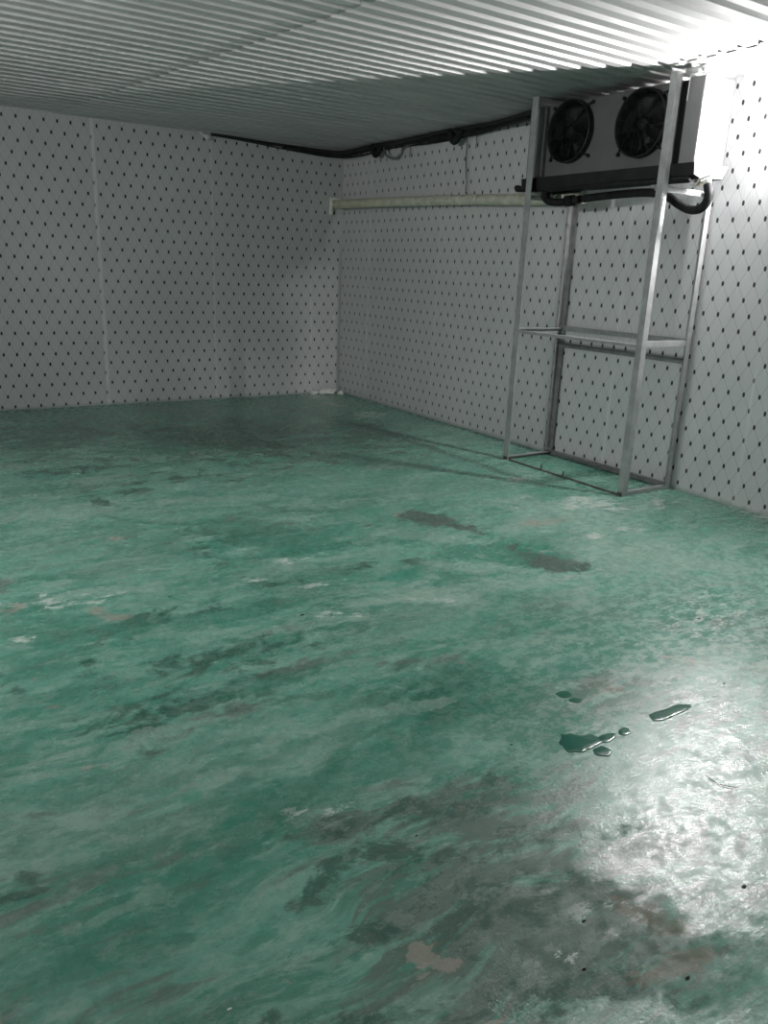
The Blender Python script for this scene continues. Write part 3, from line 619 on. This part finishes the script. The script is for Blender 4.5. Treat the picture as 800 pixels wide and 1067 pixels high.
pipe('hanging_wire', [(4.975, 7.26, 2.70), (4.972, 7.26, 2.66), (4.972, 7.27, 2.60)], .005, 'greywire', 'short grey wire end dangling beside the cable ring', 'wire', seg=6)
# white tube and lead on top of the unit beside the lamp
def conduit():
    t = thing('white_conduit', (4.48, 3.6, 2.72), 'white capped conduit tube lying along the top right edge of the cooling unit', 'conduit')
    MB().tube([(4.56, 3.52, 2.748), (4.56, 3.64, 2.748)], .020, 18).build('tube', M['white'], t)
    MB().tube([(4.56, 3.492, 2.748), (4.56, 3.522, 2.748)], .023, 18).build('cap', M['white'], t, .004)
conduit()
pipe('lead_wire', [(4.540, 3.597, 2.725), (4.540, 3.598, 2.66), (4.541, 3.600, 2.62), (4.541, 3.601, 2.575)], .004, 'white', 'thin white lead hanging down the front of the right end panel', 'wire', seg=6)
def tip():
    t = thing('pipe_end', (3.34, 8.60, 2.75), 'white plug hanging at the left end of the ceiling pipe', 'plug')
    MB().tube(smooth_path([(3.26, 8.62, 2.788), (3.28, 8.61, 2.762), (3.32, 8.60, 2.738)], 5), .015, 10).build('plug', M['crumb'], t)
    MB().tube([(3.31, 8.60, 2.745), (3.345, 8.598, 2.728)], .022, 12).build('collar', M['white'], t)
tip()

# ------------------------------------------------------------ small things on the floor
def blobmesh(cx, cy, cz, rx, ry, rz, seed, rough=.35, sub=3, flat=True):
    m = MB(); bmesh.ops.create_icosphere(m.bm, subdivisions=sub, radius=1)
    for v in m.bm.verts:
        q = v.co*1.7+Vector((seed*3.1, seed, 0))
        k = 1+rough*noise.noise(q)+rough*.6*noise.noise(q*2.7)
        v.co = Vector((v.co.x*rx*k+cx, v.co.y*ry*k+cy, max(v.co.z*rz*k, -rz*.6 if flat else -9)+cz))
    for f in m.bm.faces: f.smooth = True
    return m
for i, (x, y, rx, ry, rz, lab) in enumerate([
    (4.78, 8.55, .10, .05, .045, 'larger white foam lump on the floor in the far corner'),
    (4.60, 8.57, .05, .035, .03, 'white foam scrap left of the larger lump in the far corner'),
    (4.90, 8.44, .035, .04, .03, 'small white foam bit by the right wall in the far corner')]):
    tag(blobmesh(x, y, rz*.6, rx, ry, rz, i+2, .55).build('foam_scrap', M['crumb']), lab, 'scrap', 'white foam scraps in the far corner')
tag(blobmesh(4.905, 8.645, .91, .014, .008, .03, 9, .4, 2, False).build('foam_dab', M['crumb']), 'small white dab stuck low on the far wall beside the corner', 'dab')

def puddle(pts, label, h=.0022):
    # outline of world points, rounded and slightly domed
    n = len(pts); cx = sum(p[0] for p in pts)/n; cy = sum(p[1] for p in pts)/n
    out = []
    for i in range(n):
        a, b, c, d = (Vector((*pts[(i+k-1) % n], 0)) for k in range(4))
        for k in range(6):
            u = k/6; out.append(.5*((2*b)+(c-a)*u+(2*a-5*b+4*c-d)*u*u+(3*b-a-3*c+d)*u**3))
    m = MB(); rings = []
    for s, z in ((1.0, .0004), (.965, h*.7), (.85, h), (.5, h*1.05)):
        rings.append([m.bm.verts.new((cx+(q.x-cx)*s*(1+.16*noise.noise(q*60)+.08*noise.noise(q*150)), cy+(q.y-cy)*s*(1+.16*noise.noise(q*60)+.08*noise.noise(q*150)), z)) for q in out])
    k = len(out)
    for a, b in zip(rings, rings[1:]):
        for i in range(k): m.bm.faces.new((a[i], a[(i+1) % k], b[(i+1) % k], b[i])).smooth = True
    ce = m.bm.verts.new((cx, cy, h*1.05))
    for i in range(k): m.bm.faces.new((rings[-1][i], rings[-1][(i+1) % k], ce))
    m.bm.faces.new(rings[0][::-1])
    tag(m.build('puddle', M['puddle']), label, 'puddle', 'small puddles near the bright patch of floor')
puddle([(1.825, 1.614), (1.876, 1.625), (1.898, 1.592), (1.936, 1.584), (1.946, 1.559), (1.938, 1.53), (1.899, 1.52), (1.857, 1.519), (1.811, 1.526), (1.793, 1.561)], 'widest dark green puddle, lobed, left of the bright glare')
puddle([(1.945, 1.553), (1.983, 1.558), (2.017, 1.545), (2.002, 1.527), (1.961, 1.517), (1.937, 1.524)], 'small round puddle at the upper right end of the lobed puddle')
puddle([(1.874, 1.509), (1.911, 1.513), (1.929, 1.496), (1.919, 1.471), (1.888, 1.463), (1.864, 1.483)], 'small oval puddle at the lower right end of the lobed puddle')
puddle([(2.038, 1.547), (2.076, 1.553), (2.079, 1.531), (2.057, 1.516), (2.031, 1.524)], 'tiny grey green puddle between the lobed and the long puddle')
puddle([(2.221, 1.565), (2.274, 1.565), (2.322, 1.56), (2.377, 1.56), (2.416, 1.531), (2.374, 1.516), (2.308, 1.516), (2.244, 1.515), (2.202, 1.532)], 'long slanted puddle above the bright glare')
puddle([(2.044, 1.785), (2.074, 1.785), (2.086, 1.762), (2.064, 1.751), (2.039, 1.765)], 'tiny oval puddle farthest above the lobed puddle')
puddle([(2.03, 1.841), (2.069, 1.844), (2.084, 1.819), (2.066, 1.797), (2.032, 1.808)], 'faint green puddle upper left of the tiny oval one')
TWIG = [(2.085, 1.231, 0.004), (2.075, 1.203, 0.004), (2.079, 1.178, 0.004), (2.092, 1.16, 0.004), (2.112, 1.137, 0.004)]
CHIPS = [(0.476, 1.227, 0.007, 'pale chip at the very bottom edge left of centre'), (1.52, 2.914, 0.013, 'dark crumb on the green floor left of centre'), (1.072, 3.385, 0.009, 'dark speck on the green floor far left'), (1.199, 0.911, 0.007, 'dark crumb lower right below the brown stain'), (1.752, 0.876, 0.01, 'dark crumb at the lower edge of the bright glare'), (3.118, 2.011, 0.013, 'dark chip right of centre below the rack'), (2.675, 1.573, 0.008, 'dark speck near the right edge above the glare'), (1.303, 1.01, 0.007, 'dark sliver left of the brown stain'), (1.126, 1.466, 0.006, 'pale chip on the dark stain at centre'), (1.658, 1.67, 0.006, 'dark speck left of the lobed puddle'), (1.384, 0.773, 0.008, 'dark crumb on the brown stain at lower right')]
def debris():
    m = MB().tube(smooth_path(TWIG, 5), .0013, 6); tag(m.build('twig', M['twig']), 'thin forked dark twig lying in the bright glare on the floor', 'twig')
    for i, (x, y, r, lab) in enumerate(CHIPS):
        tag(blobmesh(x, y, r*.14, r*.8, r*.4, r*.2, i+20, .7, 2).build('chip', M['twig'] if 'dark' in lab else M['crumb']), lab, 'chip')
debris()
for o in bpy.data.objects:
    if '_w' in o: del o['_w']
